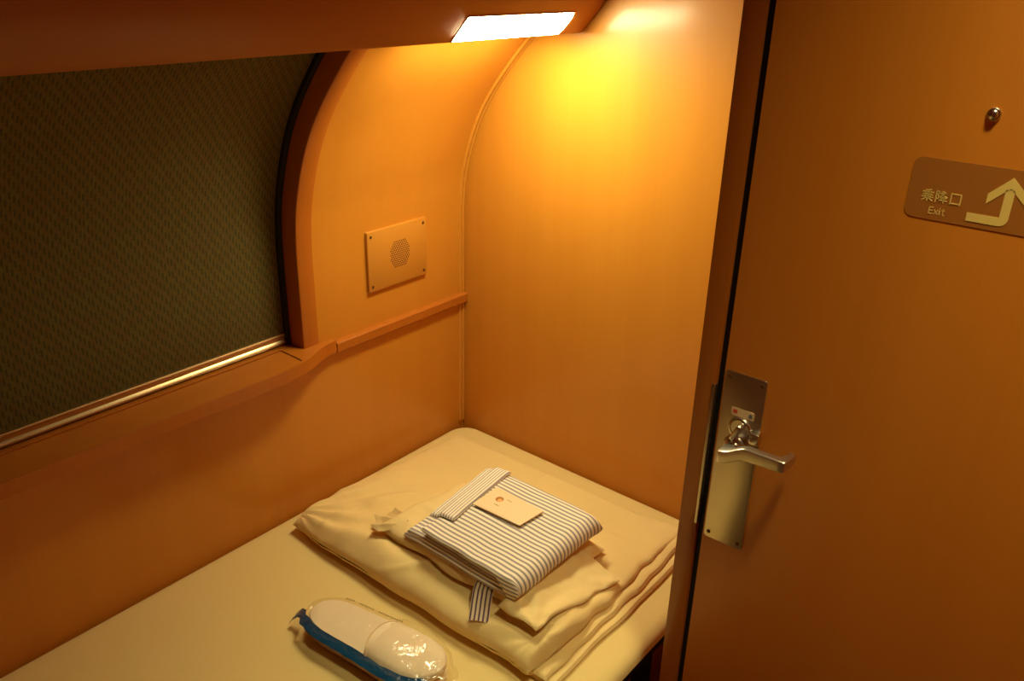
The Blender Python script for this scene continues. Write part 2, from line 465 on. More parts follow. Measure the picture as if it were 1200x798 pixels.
# ------------------------------------------------------------------ roller blind
bl = thing('roller_blind', 'dark olive woven blind drawn down over the window', 'blind', (-.045, .1, .767))
bm = bmesh.new()
uvl = bm.loops.layers.uv.verify()
def bpt(z, off):
    h = .004; dx = wx(z+h) - wx(z-h); nx, nzv = 2*h, -dx; l = math.hypot(nx, nzv)
    return (wx(z) + nx/l*off, z + nzv/l*off)
nzs = 48
rows = []; s = 0; prev = None
for i in range(nzs+1):
    z = lerp(.788, 1.36, i/nzs); x, zz = bpt(z, -.043)
    if prev: s += math.hypot(x-prev[0], zz-prev[1])
    prev = (x, zz)
    rows.append((bm.verts.new((x, -.60, zz)), bm.verts.new((x, .8380, zz)), bm.verts.new((x-.0012, -.60, zz)), bm.verts.new((x-.0012, .8380, zz)), s))
for a, b in zip(rows, rows[1:]):
    for (p, q) in ((0, 1), (2, 3)):
        f = bm.faces.new((a[p], a[q], b[q], b[p]))
        for lp, uv in zip(f.loops, ((-.60, a[4]), (.8380, a[4]), (.8380, b[4]), (-.60, b[4]))): lp[uvl].uv = uv
    for p, q in ((0, 2), (1, 3)): bm.faces.new((a[p], b[p], b[q], a[q]))
obj('fabric', bm, M['blind'], bl)
bm = bmesh.new()
cx = -.044
prof = [(cx-.006, .7735), (cx+.004, .7735), (cx+.0062, .7755), (cx+.0068, .7785), (cx+.0052, .7812), (cx+.0030, .7830), (cx+.0030, .7885), (cx+.0048, .7900), (cx+.0052, .7925), (cx+.0040, .7945), (cx+.0010, .7955), (cx-.006, .7950)]
prism(bm, prof, 'xz', -.60, .8376)
bar = obj('bottom_bar', bm, M['brass'], bl); bar.o['label'] = 'shiny metal bottom bar'
bm = bmesh.new(); bx(bm, cx-.004, cx+.003, -.60, .8372, .7725, .7738); obj('rubber_seal', bm, M['black'], bar)

# ------------------------------------------------------------------ speaker panel
sp = thing('speaker_panel', 'rectangular wooden plate with dotted grille on the wall above the rail', 'speaker', (.004, 1.081, .8375))
bm = bmesh.new(); bx(bm, -.001, .0068, 1.0035, 1.158, .8375, .9560, .0014, 2); obj('plate', bm, M['plate'], sp)
for y in (1.0125, 1.1495):
    for z in (.8475, .9460):
        bm = bmesh.new()
        r = [(.0030, 0), (.0030, .0007), (.0020, .0012), (.0008, .0012), (.0006, .0006)]
        rows = [[bm.verts.new((.0066 + h, y + q*math.cos(2*PI*k/12), z + q*math.sin(2*PI*k/12))) for k in range(12)] for q, h in r]
        for a, b in zip(rows, rows[1:]):
            for k in range(12): bm.faces.new((a[k], a[(k+1) % 12], b[(k+1) % 12], b[k]))
        bm.faces.new(rows[-1]); obj('screw', bm, M['screw'], sp)
bm = bmesh.new()
pitch = .0048
for i in range(-7, 8):
    for j in range(-7, 8):
        y = (i + .5 * (j % 2)) * pitch; z = j * pitch * .866
        if abs(z) < .0262 and abs(y)*.866 + abs(z)*.5 < .0250 and abs(y) < .0262:
            vs = [bm.verts.new((.0069, 1.0855 + y + .0015*math.cos(PI*k/4), .8985 + z + .0015*math.sin(PI*k/4))) for k in range(8)]
            f = bm.faces.new(vs)
            ex = bmesh.ops.extrude_face_region(bm, geom=[f]); bmesh.ops.translate(bm, verts=[v for v in ex['geom'] if isinstance(v, bmesh.types.BMVert)], vec=(-.0008, 0, 0))
obj('grille', bm, M['hole'], sp).o['label'] = 'hexagon of small dark sound holes'

# ------------------------------------------------------------------ berth lamp in the soffit
lp_ = thing('berth_lamp', 'bright white rectangular lamp set into the sloping panel over the bed', 'lamp', (.30, 1.074, 1.325))
d = Vector((.033, 0, .0355)).normalized(); nrm = Vector((.0355, 0, -.033)).normalized()
o0 = Vector((.2790, 0, 1.3135)); Lb = .0475
def to_th(x, z): q = Vector((x, 0, z)) - o0; return (q.dot(d), q.dot(nrm))
UNDER = (to_th(.2105, 1.3140), to_th(.2110, 1.3090), to_th(.2130, 1.3078), to_th(.2400, 1.3092), to_th(.2650, 1.3106), to_th(.2735, 1.3113))
bm = bmesh.new()
prof = []
for t, h in UNDER + ((-.0022, .0002), (.001, .0026), (.006, .0034), (.024, .0042), (.040, .0034), (.0445, .0022), (Lb, -.0005), (Lb, -.006)):
    p = o0 + d*t + nrm*h; prof.append((p.x, p.z))
ys = [.945, .9462, .949, .953] + [lerp(.96, 1.19, i/10) for i in range(11)] + [1.196, 1.1995, 1.2022, 1.2033]
cxm = sum(p[0] for p in prof)/len(prof); czm = sum(p[1] for p in prof)/len(prof)
def lens_path(y, p):
    e = min(y - .945, 1.2033 - y); k = 1 - .10 * (1 - min(1, e/.006))**2
    return (cxm + (p[0]-cxm)*k, y, czm + (p[1]-czm)*k)
rows = [[bm.verts.new(lens_path(y, p)) for p in prof] for y in ys]
for a, b in zip(rows, rows[1:]):
    for j in range(len(prof)-1): bm.faces.new((a[j], a[j+1], b[j+1], b[j]))
bm.faces.new(rows[0]); bm.faces.new(rows[-1])
obj('lens', bm, M['lens'], lp_).o['label'] = 'glowing white lens'
bm = bmesh.new()
def fp(t, h): p = o0 + d*t + nrm*h; return (p.x, p.z)
prism(bm, [fp(Lb-.0002, -.003), fp(Lb-.0002, .0014), fp(Lb+.0012, .0014), fp(Lb+.0016, -.003)], 'xz', .944, 1.2045)
for y0 in (.9436, 1.2032): prism(bm, [fp(-.002, -.003), fp(-.002, .0012), fp(Lb, .0012), fp(Lb, -.003)], 'xz', y0, y0+.0016)
obj('frame', bm, M['soffit'], lp_)

# ------------------------------------------------------------------ unseen fill lamp, added in the ceiling to brighten the door
cl = thing('door_fill_lamp', 'added fill lamp, unseen, recessed in the ceiling in front of the door', 'lamp', (1.18, .58, 2.0))
def lathe_z(bm, c, prof, n=32, cap=True):
    rows = [[bm.verts.new((c[0] + r*math.cos(2*PI*k/n), c[1] + r*math.sin(2*PI*k/n), c[2] + h)) for k in range(n)] for r, h in prof]
    for a, b in zip(rows, rows[1:]):
        for k in range(n): bm.faces.new((a[k], a[(k+1) % n], b[(k+1) % n], b[k]))
    if cap: bm.faces.new(rows[0]); bm.faces.new(rows[-1])
bm = bmesh.new(); lathe_z(bm, (1.18, .58, 2.0), [(.145, 0), (.145, -.006), (.139, -.010), (.122, -.010), (.1205, -.004), (.1205, .330), (.126, .330), (.126, 0), (.145, 0)], cap=False); obj('rim', bm, M['black'], cl)  # deep black tube that narrows the added lamp's cone onto the door
bm = bmesh.new(); lathe_z(bm, (1.18, .58, 2.0), [(.120, .330), (.120, .324), (.10, .320), (.05, .317), (.002, .3165)]); obj('fill_diffuser', bm, M['lens_fill'], cl)

# ------------------------------------------------------------------ door with its fittings
bm = bmesh.new(); bx(bm, .7874, XR-.01, YD, YD+.032, .01, 1.995, .001)
door = struct('door_1', bm, M['door'])
bm = bmesh.new(); bx(bm, .778, .7878, YD+.007, YD+.03, .005, 1.998); struct('trim_4', bm, M['black'])
bm = bmesh.new(); prism(bm, rrect(.7905, .8430, .7375, .9790, .003), 'xz', YD-.0022, YD+.0005, .0006, 2)
hp = obj('handle_plate', bm, M['steel'], door); hp.o['label'] = 'tall brushed steel backplate'
for x in (.7965, .8370):
    for z in (.7455, .9715):
        bm = bmesh.new(); lathe_y(bm, (x, YD-.0022, z), [(.0026, .0005), (.0026, -.0004), (.0018, -.0010), (.0005, -.0011)], 12); obj('screw', bm, M['screw'], hp)
# red and blue lock sticker
bm = bmesh.new(); prism(bm, rrect(.8040, .8335, .9235, .9340, .001), 'xz', YD-.0026, YD-.0021); st = obj('sticker', bm, M['sticker'], hp)
bm = bmesh.new(); bx(bm, .8065, .8118, YD-.00285, YD-.0024, .9265, .9315); obj('red_mark', bm, M['red'], st)
bm = bmesh.new(); bx(bm, .8268, .8312, YD-.00285, YD-.0024, .9260, .9310); obj('dark_mark', bm, M['navy'], st)
# thumb turn
bm = bmesh.new(); lathe_y(bm, (.8190, YD-.0022, .9090), [(.0150, .0005), (.0150, -.0025), (.0138, -.0045), (.0122, -.0050), (.0116, -.0036), (.0005, -.0036)], 32)
tt = obj('thumb_turn', bm, M['chrome'], door)
bm = bmesh.new(); bx(bm, -.0032, .0032, -.014, .001, -.0115, .0115, .0016, 3)
bmesh.ops.rotate(bm, verts=bm.verts, cent=(0, 0, 0), matrix=Matrix.Rotation(math.radians(24), 3, 'Y')); bmesh.ops.translate(bm, verts=bm.verts, vec=(.8190, YD-.006, .9090))
obj('knob', bm, M['chrome'], tt)
bm = bmesh.new(); bx(bm, .8345, .8462, YD-.012, YD-.0018, .8975, .9120, .0012, 3)
obj('latch_block', bm, M['chrome'], door)
# lever
lv_c = Vector((.8160, 0, .8830))
bm = bmesh.new(); lathe_y(bm, (lv_c.x, YD-.0022, lv_c.z), [(.0155, .0005), (.0155, -.004), (.0145, -.0058), (.0110, -.0064), (.0090, -.0078), (.0084, -.020)], 32)
lev = obj('lever_handle', bm, M['chrome'], door)
bm = bmesh.new()
yb = YD - .041
plan = [(.8085, yb+.004), (.8095, yb+.0015), (.8120, yb), (.8890, yb), (.8915, yb+.0012), (.8925, yb+.0035), (.8935, yb+.028), (.8860, yb+.028), (.8852, yb+.0125), (.8835, yb+.0085), (.8790, yb+.0075), (.8270, yb+.0075), (.8238, yb+.0095), (.8236, YD-.018), (.8085, YD-.018)]
prism(bm, plan, 'xy', -.0083, .0083, .0022, 3)
bmesh.ops.subdivide_edges(bm, edges=[e for e in bm.edges if e.calc_length() > .015 and abs(e.verts[0].co.x - e.verts[1].co.x) > .012], cuts=10)
for v in bm.verts:
    x = v.co.x
    v.co.z = v.co.z * lerp(1.0, .92, sm(.84, .89, x)) + lv_c.z + .0155*sm(.812, .846, x) + .0015*sm(.846, .89, x)
bmesh.ops.triangulate(bm, faces=[f for f in bm.faces if len(f.verts) > 4])
obj('lever', bm, M['satin'], lev, sharp=.5)
# round coat-hook stud
bm = bmesh.new(); lathe_y(bm, (1.0073, YD, 1.3044), [(.0062, .0005), (.0062, -.0010), (.0054, -.0020), (.0044, -.0022), (.0042, -.0034), (.0030, -.0045), (.0006, -.0049)], 24)
obj('door_stud', bm, M['chrome'], door)
# exit sign
sg = thing('exit_sign', 'brown exit sign with bent arrow stuck on the door', 'sign', (1.014, YD, 1.20))
bm = bmesh.new(); prism(bm, rrect(.9492, 1.0790, 1.2006, 1.2590, .0085, 8), 'xz', YD-.0006, YD-.0001, .0001, 1)
obj('sign_plate', bm, M['sign'], sg)
def stroke(bm, pts, w, y=YD-.0010):
    for (ax, az), (bx_, bz) in zip(pts, pts[1:]):
        dv = Vector((bx_-ax, bz-az)); l = dv.length
        if l == 0: continue
        dv /= l; pv = Vector((-dv.y, dv.x)) * w/2; e = dv * w*.25
        q = [(ax-e.x+pv.x, az-e.y+pv.y), (bx_+e.x+pv.x, bz+e.y+pv.y), (bx_+e.x-pv.x, bz+e.y-pv.y), (ax-e.x-pv.x, az-e.y-pv.y)]
        prism(bm, q, 'xz', y, YD-.0005)
def glyph(bm, strokes, ox, oz, sx, sz, w):
    for s_ in strokes: stroke(bm, [(ox + px*sx, oz + pz*sz) for px, pz in s_], w)
NORU = [[(.72,1),(.25,.9)], [(.05,.78),(.95,.78)], [(.5,.93),(.5,0)], [(.08,.56),(.92,.56)], [(.02,.34),(.98,.34)], [(.28,.78),(.28,.34)], [(.72,.78),(.72,.34)], [(.47,.32),(.05,.02)], [(.53,.32),(.95,.02)]]
KOU = [[(.06,.98),(.06,0)], [(.06,.95),(.30,.95),(.20,.68),(.31,.48),(.24,.30),(.10,.33)], [(.58,1),(.40,.76)], [(.52,.9),(.82,.9),(.42,.52)], [(.50,.80),(.66,.64),(.98,.50)], [(.44,.43),(.92,.43)], [(.36,.20),(.99,.20)], [(.52,.43),(.52,.20)], [(.72,.54),(.72,0)]]
KUCHI = [[(.1,.95),(.1,.02)], [(.1,.92),(.9,.92),(.9,.02)], [(.1,.1),(.9,.1)]]
bm = bmesh.new()
for g, ox in ((NORU, .9625), (KOU, .9748), (KUCHI, .9876)): glyph(bm, g, ox, 1.2183, .0108, .0110, .00105)
EX = [([[(0,0),(0,1)], [(0,1),(.85,1)], [(0,.52),(.75,.52)], [(0,0),(.85,0)]], .9718, .0042),
      ([[(0,.68),(.9,0)], [(.9,.68),(0,0)]], .9766, .0036),
      ([[(.5,.68),(.5,0)], [(.5,.92),(.5,1)]], .9806, .0018),
      ([[(.4,.95),(.4,.1),(.6,0),(.9,.02)], [(0,.68),(.9,.68)]], .9832, .0030)]
for g, ox, sx in EX: glyph(bm, g, ox, 1.2066, sx, .0062, .0008)
obj('lettering', bm, M['letter'], sg, smooth=False)
bm = bmesh.new()
y0 = YD-.0010
arc = [(1.0325 + .0078*math.cos(t), 1.2137 + .0079*math.sin(t)) for t in [math.radians(-90 + 90*i/8) for i in range(9)]]
shaft = [(1.0052, 1.2137), (1.0052, 1.2058)] + arc + [(1.0403, 1.2400), (1.0325, 1.2400), (1.0325, 1.2137)]
prism(bm, shaft, 'xz', y0, YD-.0005)
prism(bm, [(1.0364, 1.2516), (1.0187, 1.2340), (1.0187, 1.2245), (1.0364, 1.2415)], 'xz', y0, YD-.0005)
prism(bm, [(1.0364, 1.2516), (1.0364, 1.2415), (1.0541, 1.2245), (1.0541, 1.2340)], 'xz', y0, YD-.0005)
obj('arrow', bm, M['letter'], sg, smooth=False)

# ------------------------------------------------------------------ bed
bed = thing('bed', 'built-in berth made up with a cream fitted sheet along the window wall', 'bed', (.35, .24, 0))
bm = bmesh.new(); bx(bm, .006, .665, YB+.01, YF-.006, .0, .4105, .002); obj('base', bm, M['dark_trim'], bed)
bm = bmesh.new(); bx(bm, .640, .690, YB+.01, YF-.012, .392, .412, .003); bx(bm, .664, .686, .958, .985, 0, .406); obj('edge_trim', bm, M['black'], bed).o['label'] = 'black edge strip and post'
# mattress in a fitted sheet: rounded corners, soft edges
bm = bmesh.new()
ox0, ox1, oy0, oy1, R = .0045, .700, YB+.02, YF-.0045, .052
def mat_ring(ins, z):
    out = []
    for cx_, cy_, a in ((ox1-R, oy1-R, 0), (ox0+R, oy1-R, 90), (ox0+R, oy0+R, 180), (ox1-R, oy0+R, 270)):
        for i in range(11):
            t = math.radians(a + 9*i); r = max(.002, R - ins)
            out.append((cx_ + r*math.cos(t), cy_ + r*math.sin(t), z))
    return out
rings = [(.020, .411), (.010, .417), (.003, .424), (.0, .430)] + [(.022*(1-math.cos(math.radians(a))), .430 + .020*math.sin(math.radians(a))) for a in range(15, 91, 15)]
rv = [[bm.verts.new(p) for p in mat_ring(i, z)] for i, z in rings]
k = len(rv[0])
for a, b in zip(rv, rv[1:]):
    for i in range(k): bm.faces.new((a[i], a[(i+1) % k], b[(i+1) % k], b[i]))
bm.faces.new(rv[0]); bm.faces.new(rv[-1])
mt = obj('mattress', bm, M['sheet'], bed); mt.o['label'] = 'mattress in cream fitted sheet'

# ------------------------------------------------------------------ folded duvet
ZB = .4502
def ridge(x, y, s): return (1 - abs(nz(x, y, s))*2.2)
def wrk(x, y):
    a = nz(x*7 + 3, y*16, 1.3)*.0050 + nz(x*16, y*30 + 5, 4.1)*.0030
    # soft creases running in from the front and the left side
    q = .72*x - .70*y; p_ = .70*x + .72*y
    a += max(0, ridge(q*22 + 2*nz(x*5, y*5, 3), p_*5, 7.7) - .55) * .0085 * sm(1.06, .86, y) * sm(.46, .30, x)
    r = math.hypot(x-.05, y-.76); th = math.atan2(y-.76, x-.05)
    a += math.sin(th*15 + 3*nz(x*6, y*6)) * .0042 * math.exp(-((r-.13)/.12)**2)
    r2 = math.hypot(x-.60, y-.78); th2 = math.atan2(y-.78, x-.60)
    a += math.sin(th2*11 + 2) * .0036 * math.exp(-((r2-.09)/.06)**2)
    a -= .0030 * math.exp(-((x - .28 - .5*(y-.9))/.012)**2) * sm(1.0, 1.15, y)
    a += .0035 * math.exp(-((y - 1.115 + .12*(x-.40))/.010)**2) * sm(.36, .44, x) * sm(.60, .52, x)
    return a * (.45 + .55*sm(1.18, 1.0, y))
bm = bmesh.new()
def wob1(x, y, u, v):
    dx = .006*nz(y*9, 2.) * (1-u) - .010*sm(.86, 1.2, y)*u + .006*nz(y*26, 7.)*u**6
    dy = .008*nz(x*8, 5.) * (1-v) + .004*nz(x*14, 9.)*v
    dx += .010*math.exp(-((v)/.08)**2)*math.exp(-(u/.06)**2) - .010*math.exp(-(v/.10)**2)*u**8
    return dx, dy
def T1(x, y): return lerp(.057, .018, sm(.76, 1.20, y)) * lerp(.80, 1, sm(.05, .30, x)) - .010*sm(.52, .62, x)*sm(.80, .9, y)*sm(1.15, .95, y)
def zb1(x, y): return ZB + .019 * sm(.775, .83, y) * sm(.48, .61, x)
puff(bm, .046, .620, .746, 1.205, lambda x, y: max(.007, T1(x, y) - (zb1(x, y) - ZB)*.55), zb1, rx=(.030, .012), ry=(.045, .02), zc=.42, wob=wob1, wr=wrk, nu=150, nv=130)
def wob2(x, y, u, v): return (.007*nz(y*17, 12.)*u**3 - .006*sm(1.0, 1.2, y)*u, .004*nz(x*9, 3.))
puff(bm, .30, .632, .762, 1.198, lambda x, y: .014, lambda x, y: ZB + .0085 + .002*nz(y*14, 1.), rx=(.02, .010), ry=(.012, .012), zc=.45, wob=wob2, wr=lambda x, y: .0015*nz(x*30, y*12), nu=50, nv=110)
def wob3(x, y, u, v): return (.005*nz(y*12, 22.)*u**3, .004*nz(x*9, 3.))
puff(bm, .30, .643, .764, 1.200, lambda x, y: .0115, lambda x, y: ZB, rx=(.02, .008), ry=(.012, .012), zc=.45, wob=wob3, wr=lambda x, y: .001*nz(x*30, y*12), nu=50, nv=110)
dv = tag(obj('folded_duvet', bm, M['duvet'], base=(.34, .97, ZB)), 'cream duvet folded into a thick square on the bed', 'duvet')

def duvet_top(x, y): return zb1(x, y) + max(.007, T1(x, y) - (zb1(x, y) - ZB)*.55) + wrk(x, y)*.6

# ------------------------------------------------------------------ small pillow
pl = thing('pillow', 'small cream pillow lying on the duvet under the striped robe', 'pillow', (.41, .90, .50))
bm = bmesh.new()
def wr_p(x, y): return nz(x*14, y*18, 8)*.004 + nz(x*34, y*30, 3)*.0028
def Tp(x, y): return .036 - .010*sm(1.0, 1.06, y)
def zbp(x, y): return duvet_top(x, y) - .0015
puff(bm, .232, .548, .800, 1.040, Tp, zbp, rx=(.035, .05), ry=(.035, .05), zc=.35, wob=lambda x, y, u, v: (.008*nz(y*12, 1.)*(1-u), .007*nz(x*11, 31.)*(1-v)), wr=wr_p, nu=90, nv=80)
obj('cushion_body', bm, M['pillow'], pl)
bm = bmesh.new()
def wobf(x, y, u, v): return (.010*nz(y*22, 41.)*u + .016*(v-.45)*u, .006*nz(x*20, 6.))
def zbf(x, y): return zbp(x, y) + .005*nz(x*16, y*22, 6.) + .013*sm(.62, .54, x) + .008*sm(.84, .79, y)*sm(.54, .58, x) + .003
puff(bm, .520, .600, .782, .990, lambda x, y: .0055 + .010*sm(.58, .53, x), zbf, rx=(.02, .004), ry=(.006, .006), zc=.4, wob=wobf, wr=lambda x, y: .0045*nz(x*22, y*34, 2.) + .002*nz(x*60, y*50, 5.), nu=50, nv=90)
obj('open_hem', bm, M['pillow'], pl).o['label'] = 'flat wavy hem at the open end'
bm = bmesh.new()
NR, NS = 24, 80
rows = []
for i in range(NR+1):
    t = i/NR; rr = []
    for j in range(NS+1):
        s_ = -1 + 2*j/NS
        th = math.radians(196 + 52*s_*(1 - .25*t))
        r = .066*t*(1 + .06*math.cos(7*s_ + 1) - .18*s_*s_)
        x, y = .276 + r*math.cos(th), .832 + r*math.sin(th)
        zlo = duvet_top(max(.06, x), y) + .0030
        zz = lerp(.030, .012 - .003*s_, t**.9) + (.0052*math.cos(s_*7.5 + .4) + .0012*math.cos(s_*15 + 2)) * sm(.05, .7, t) + .003*sm(.75, 1, t)
        rr.append(bm.verts.new((x + .003*math.sin(s_*13)*t, y, max(zlo, zlo + zz*1.15))))
    rows.append(rr)
for a, b in zip(rows, rows[1:]):
    for j in range(NS): bm.faces.new((a[j], a[j+1], b[j+1], b[j]))
bmesh.ops.remove_doubles(bm, verts=bm.verts, dist=1e-5)
bmesh.ops.recalc_face_normals(bm, faces=bm.faces)
bmesh.ops.solidify(bm, geom=bm.faces[:], thickness=.0022)
obj('tucked_corner', bm, M['pillow'], pl, sharp=1.0).o['label'] = 'gathered corner of the pillowcase'

# ------------------------------------------------------------------ folded striped robe
rb = thing('folded_robe', 'blue and white striped cotton robe folded on the pillow', 'robe', (.42, .90, .54))
ZR = .5345
def zrb(x, y): return ZR - .006*sm(1.0, 1.04, y) - .004*sm(.34, .29, x)
def wrr(x, y): return nz(x*9, y*11, 3)*.0022 + nz(x*22, y*26, 9)*.0009
def wobr(x, y, u, v): return (.005*nz(y*10, 61.) + .010*(v-.4)*(u < .5)*(1-2*u)*(-1), .006*nz(x*8, 71.)*(1-v) + .010*(1-v)*(u-.45)*(-.6))
bm = bmesh.new()
puff(bm, .292, .536, .797, 1.030, lambda x, y: .011, zrb, rx=(.008, .008), ry=(.006, .010), wob=wobr, wr=wrr, uvz=True, nu=90, nv=90)
puff(bm, .298, .538, .800, 1.026, lambda x, y: .010, lambda x, y: zrb(x, y)+.0085, rx=(.008, .009), ry=(.006, .010), wob=wobr, wr=wrr, uvz=True, nu=90, nv=90)
obj('lower_layers', bm, M['robe'], rb)
bm = bmesh.new()
for kk, (a, yy) in enumerate(((.342, .803), (.350, .800))):
    puff(bm, a, .538, yy, 1.020, lambda x, y: .0075, lambda x, y, kk=kk: zrb(x, y)+.0172+.0062*kk, rx=(.006, .008), ry=(.005, .010), wob=wobr, wr=wrr, uvz=True, nu=80, nv=80)
obj('middle_layers', bm, M['robe'], rb)
bm = bmesh.new()
def wobt(x, y, u, v):
    dx, dy = wobr(x, y, u, v)
    return dx + .004*nz(y*14, 5.)*u**4, dy + .004*nz(x*20, 15.)*(1-v)**4
# outer fold: goes over the top and rolls down the right-hand side
puff(bm, .336, .548, .796, 1.024, lambda x, y: lerp(.0085, .041, sm(.500, .536, x)), lambda x, y: zrb(x, y) + lerp(.0295, -.002, sm(.500, .536, x)), rx=(.007, .024), ry=(.005, .012), zc=.45, wob=wobt, wr=wrr, uvz=True, nu=110, nv=90)
obj('outer_fold', bm, M['robe'], rb)
bm = bmesh.new()
def wobk(x, y, u, v): return (.004*nz(y*9, 81.) - .022*v + .004, .008*(u-.5) + .004*nz(x*20, 4.))
puff(bm, .318, .366, .842, 1.020, lambda x, y: .0085, lambda x, y: zrb(x, y) + .031 + .006*sm(.331, .340, x), rx=(.006, .006), ry=(.006, .010), zc=.4, wob=wobk, wr=lambda x, y: .0012*nz(x*20, y*20), nu=40, nv=70)
obj('collar', bm, M['collar'], rb)
# sash end hanging from under the robe
bm = bmesh.new(); uvl = bm.loops.layers.uv.verify()
sp_pts = [(.470, .850, .5350), (.476, .822, .5345), (.480, .800, .5340), (.484, .790, .5290), (.490, .779, .5180), (.497, .768, .5085), (.504, .757, .5025)]
W = .032; axd = Vector((.80, .42, 0)).normalized()
rows = []
for i, p in enumerate(sp_pts):
    c = Vector(p); rr = []
    for j in range(9):
        u = j/8 - .5
        q = c + axd * (u * W) + Vector((0, 0, .0012*math.cos(u*5)))
        rr.append((bm.verts.new(q), u*W, i*.012))
    rows.append(rr)
for a, b in zip(rows, rows[1:]):
    for j in range(8):
        f = bm.faces.new((a[j][0], a[j+1][0], b[j+1][0], b[j][0]))
        for l_, w_ in zip(f.loops, (a[j], a[j+1], b[j+1], b[j])): l_[uvl].uv = (w_[1], w_[2])
ret = bmesh.ops.solidify(bm, geom=bm.faces[:], thickness=.0035)
tag(obj('sash', bm, M['sash'], base=(.484, .80, .53)), 'purple striped sash end hanging out from under the folded robe', 'sash')

# ------------------------------------------------------------------ card on the robe
ZC = .5770
cd = thing('card', 'small cream folded card with brown emblem on the robe', 'card', (.415, .931, ZC))
A = Vector((.3655, .8985)); Bc = Vector((.4640, .9030)); Cc = Vector((.4690, .9605)); Dc = Vector((.3640, .9640))
bm = bmesh.new()
prism(bm, [tuple(A), tuple(Bc), tuple(Cc), tuple(Dc)], 'xy', ZC+.0014, ZC+.0024)
obj('front_leaf', bm, M['card'], cd, smooth=False)
bm = bmesh.new()
q = [A + (Cc-A)*.02, Bc + (Dc-Bc)*.015, Cc, Dc]
prism(bm, [tuple(p) for p in q], 'xy', ZC-.0005, ZC+.0004)
obj('back_leaf', bm, M['card'], cd, smooth=False)
bm = bmesh.new()
def cpt(u, v):     # u along the long side, v across
    p = (A*(1-u) + Bc*u)*(1-v) + (Dc*(1-u) + Cc*u)*v; return (p.x, p.y)
def oval(cu, cv, ru, rv, n=28): return [cpt(cu + ru*math.cos(2*PI*i/n), cv + rv*math.sin(2*PI*i/n)) for i in range(n)]
prism(bm, oval(.265, .60, .068, .115), 'xy', ZC+.0022, ZC+.00265)
em = obj('emblem', bm, M['logo'], cd, smooth=False)
em.o['label'] = 'brown oval emblem'
bm = bmesh.new(); prism(bm, oval(.290, .565, .040, .070), 'xy', ZC+.0024, ZC+.0029)
obj('emblem_inner', bm, M['logo2'], em, smooth=False)  # lighter orange oval printed inside the emblem
for (u0, u1, v) in ((.37, .47, .70), (.28, .38, .33)):
    bm = bmesh.new()
    prism(bm, [cpt(u0, v), cpt(u1, v), cpt(u1, v+.035), cpt(u0, v+.035)], 'xy', ZC+.0022, ZC+.0026)
    obj('printed_line', bm, M['ink'], cd, smooth=False)

# ------------------------------------------------------------------ slippers in a clear bag
AX = math.radians(8.0); SLC = Vector((.393, .6475))
def sl(u, v, z):        # u along heel -> toe, v across, metres from the slipper's centre
    return (SLC.x + u*math.cos(AX) - v*math.sin(AX), SLC.y + u*math.sin(AX) + v*math.cos(AX), z)
LEN = .240
HW = [(-.125, 0), (-.122, .014), (-.114, .024), (-.10, .032), (-.075, .0365), (-.04, .0375), (0, .0395), (.04, .0430), (.075, .0430), (.10, .0365), (.114, .026), (.122, .014), (.125, 0)]
def hw(u): return max(.0, interp(HW, u))
def sole_outline(ins=0.0, n=40):
    us = [-.125 + .25*(.5 - .5*math.cos(PI*i/n)) for i in range(n+1)]
    k_ = 1 - ins/.04; kl = 1 - ins/.125
    up = [(u*kl, hw(u)*k_) for u in us]; dn = [(u*kl, -hw(u)*k_) for u in reversed(us)][1:-1]
    return up + dn
def slab_uv(bm, ins, z0, z1, bev=.0):
    pts = sole_outline(ins)
    prism(bm, [sl(u, v, 0)[:2] for u, v in pts], 'xy', z0, z1, bev)
def vamp(bm, z0, h0, u0, u1, bulge=.018):
    nu_, nv_ = 22, 24
    uvl_ = None
    rows = []
    for i in range(nu_+1):
        t = i/nu_; rr = []
        for j in range(nv_+1):
            s_ = -1 + 2*j/nv_
            us = u0 - bulge*(1 - s_*s_)*(1-t)*-1 if False else lerp(u0 - 0 + bulge*(1-s_*s_)*-1, u1, t)
            us = min(us, .1235)
            w = max(hw(us) * .985, .004)
            hh = h0 * (1 - .62*t**1.2) * (1 - abs(s_)**2.6)**.6
            if t > .9: hh *= 1 - ((t-.9)/.1)**2*.8
            rr.append(bm.verts.new(sl(us, s_*w, z0 + hh)))
        rows.append(rr)
    for a, b in zip(rows, rows[1:]):
        for j in range(nv_): bm.faces.new((a[j], a[j+1], b[j+1], b[j]))
    bmesh.ops.recalc_face_normals(bm, faces=bm.faces)
    bmesh.ops.solidify(bm, geom=bm.faces[:], thickness=.0022)
def slipper(z, label, h):
    t = thing('slipper', label, 'slipper', (SLC.x, SLC.y, z), 'slippers in the clear bag')
    bm_ = bmesh.new(); slab_uv(bm_, 0, z, z+.0065, .0012); obj('sole', bm_, M['white2'], t)
    bm_ = bmesh.new(); slab_uv(bm_, .0022, z+.0065, z+.0092, .0010); obj('insole', bm_, M['white'], t)
    bm_ = bmesh.new(); vamp(bm_, z+.0085, h, .014, .124, .012); up_ = obj('upper', bm_, M['white'], t)
    pts_ = []
    for j in range(25):
        s_ = -1 + 2*j/24
        us = .014 - .012*(1-s_*s_); w_ = hw(us)*.985
        pts_.append(sl(us, s_*w_, z + .0085 + h*(1-abs(s_)**2.6)**.6 + .0002))
    bm_ = bmesh.new(); tube(bm_, pts_, .0016, 8); obj('binding', bm_, M['white2'], up_)
slipper(.4520, 'white slipper lying under the other one in the clear bag', .0075)
slipper(.4745, 'white slipper on top in the clear bag beside the duvet', .0160)

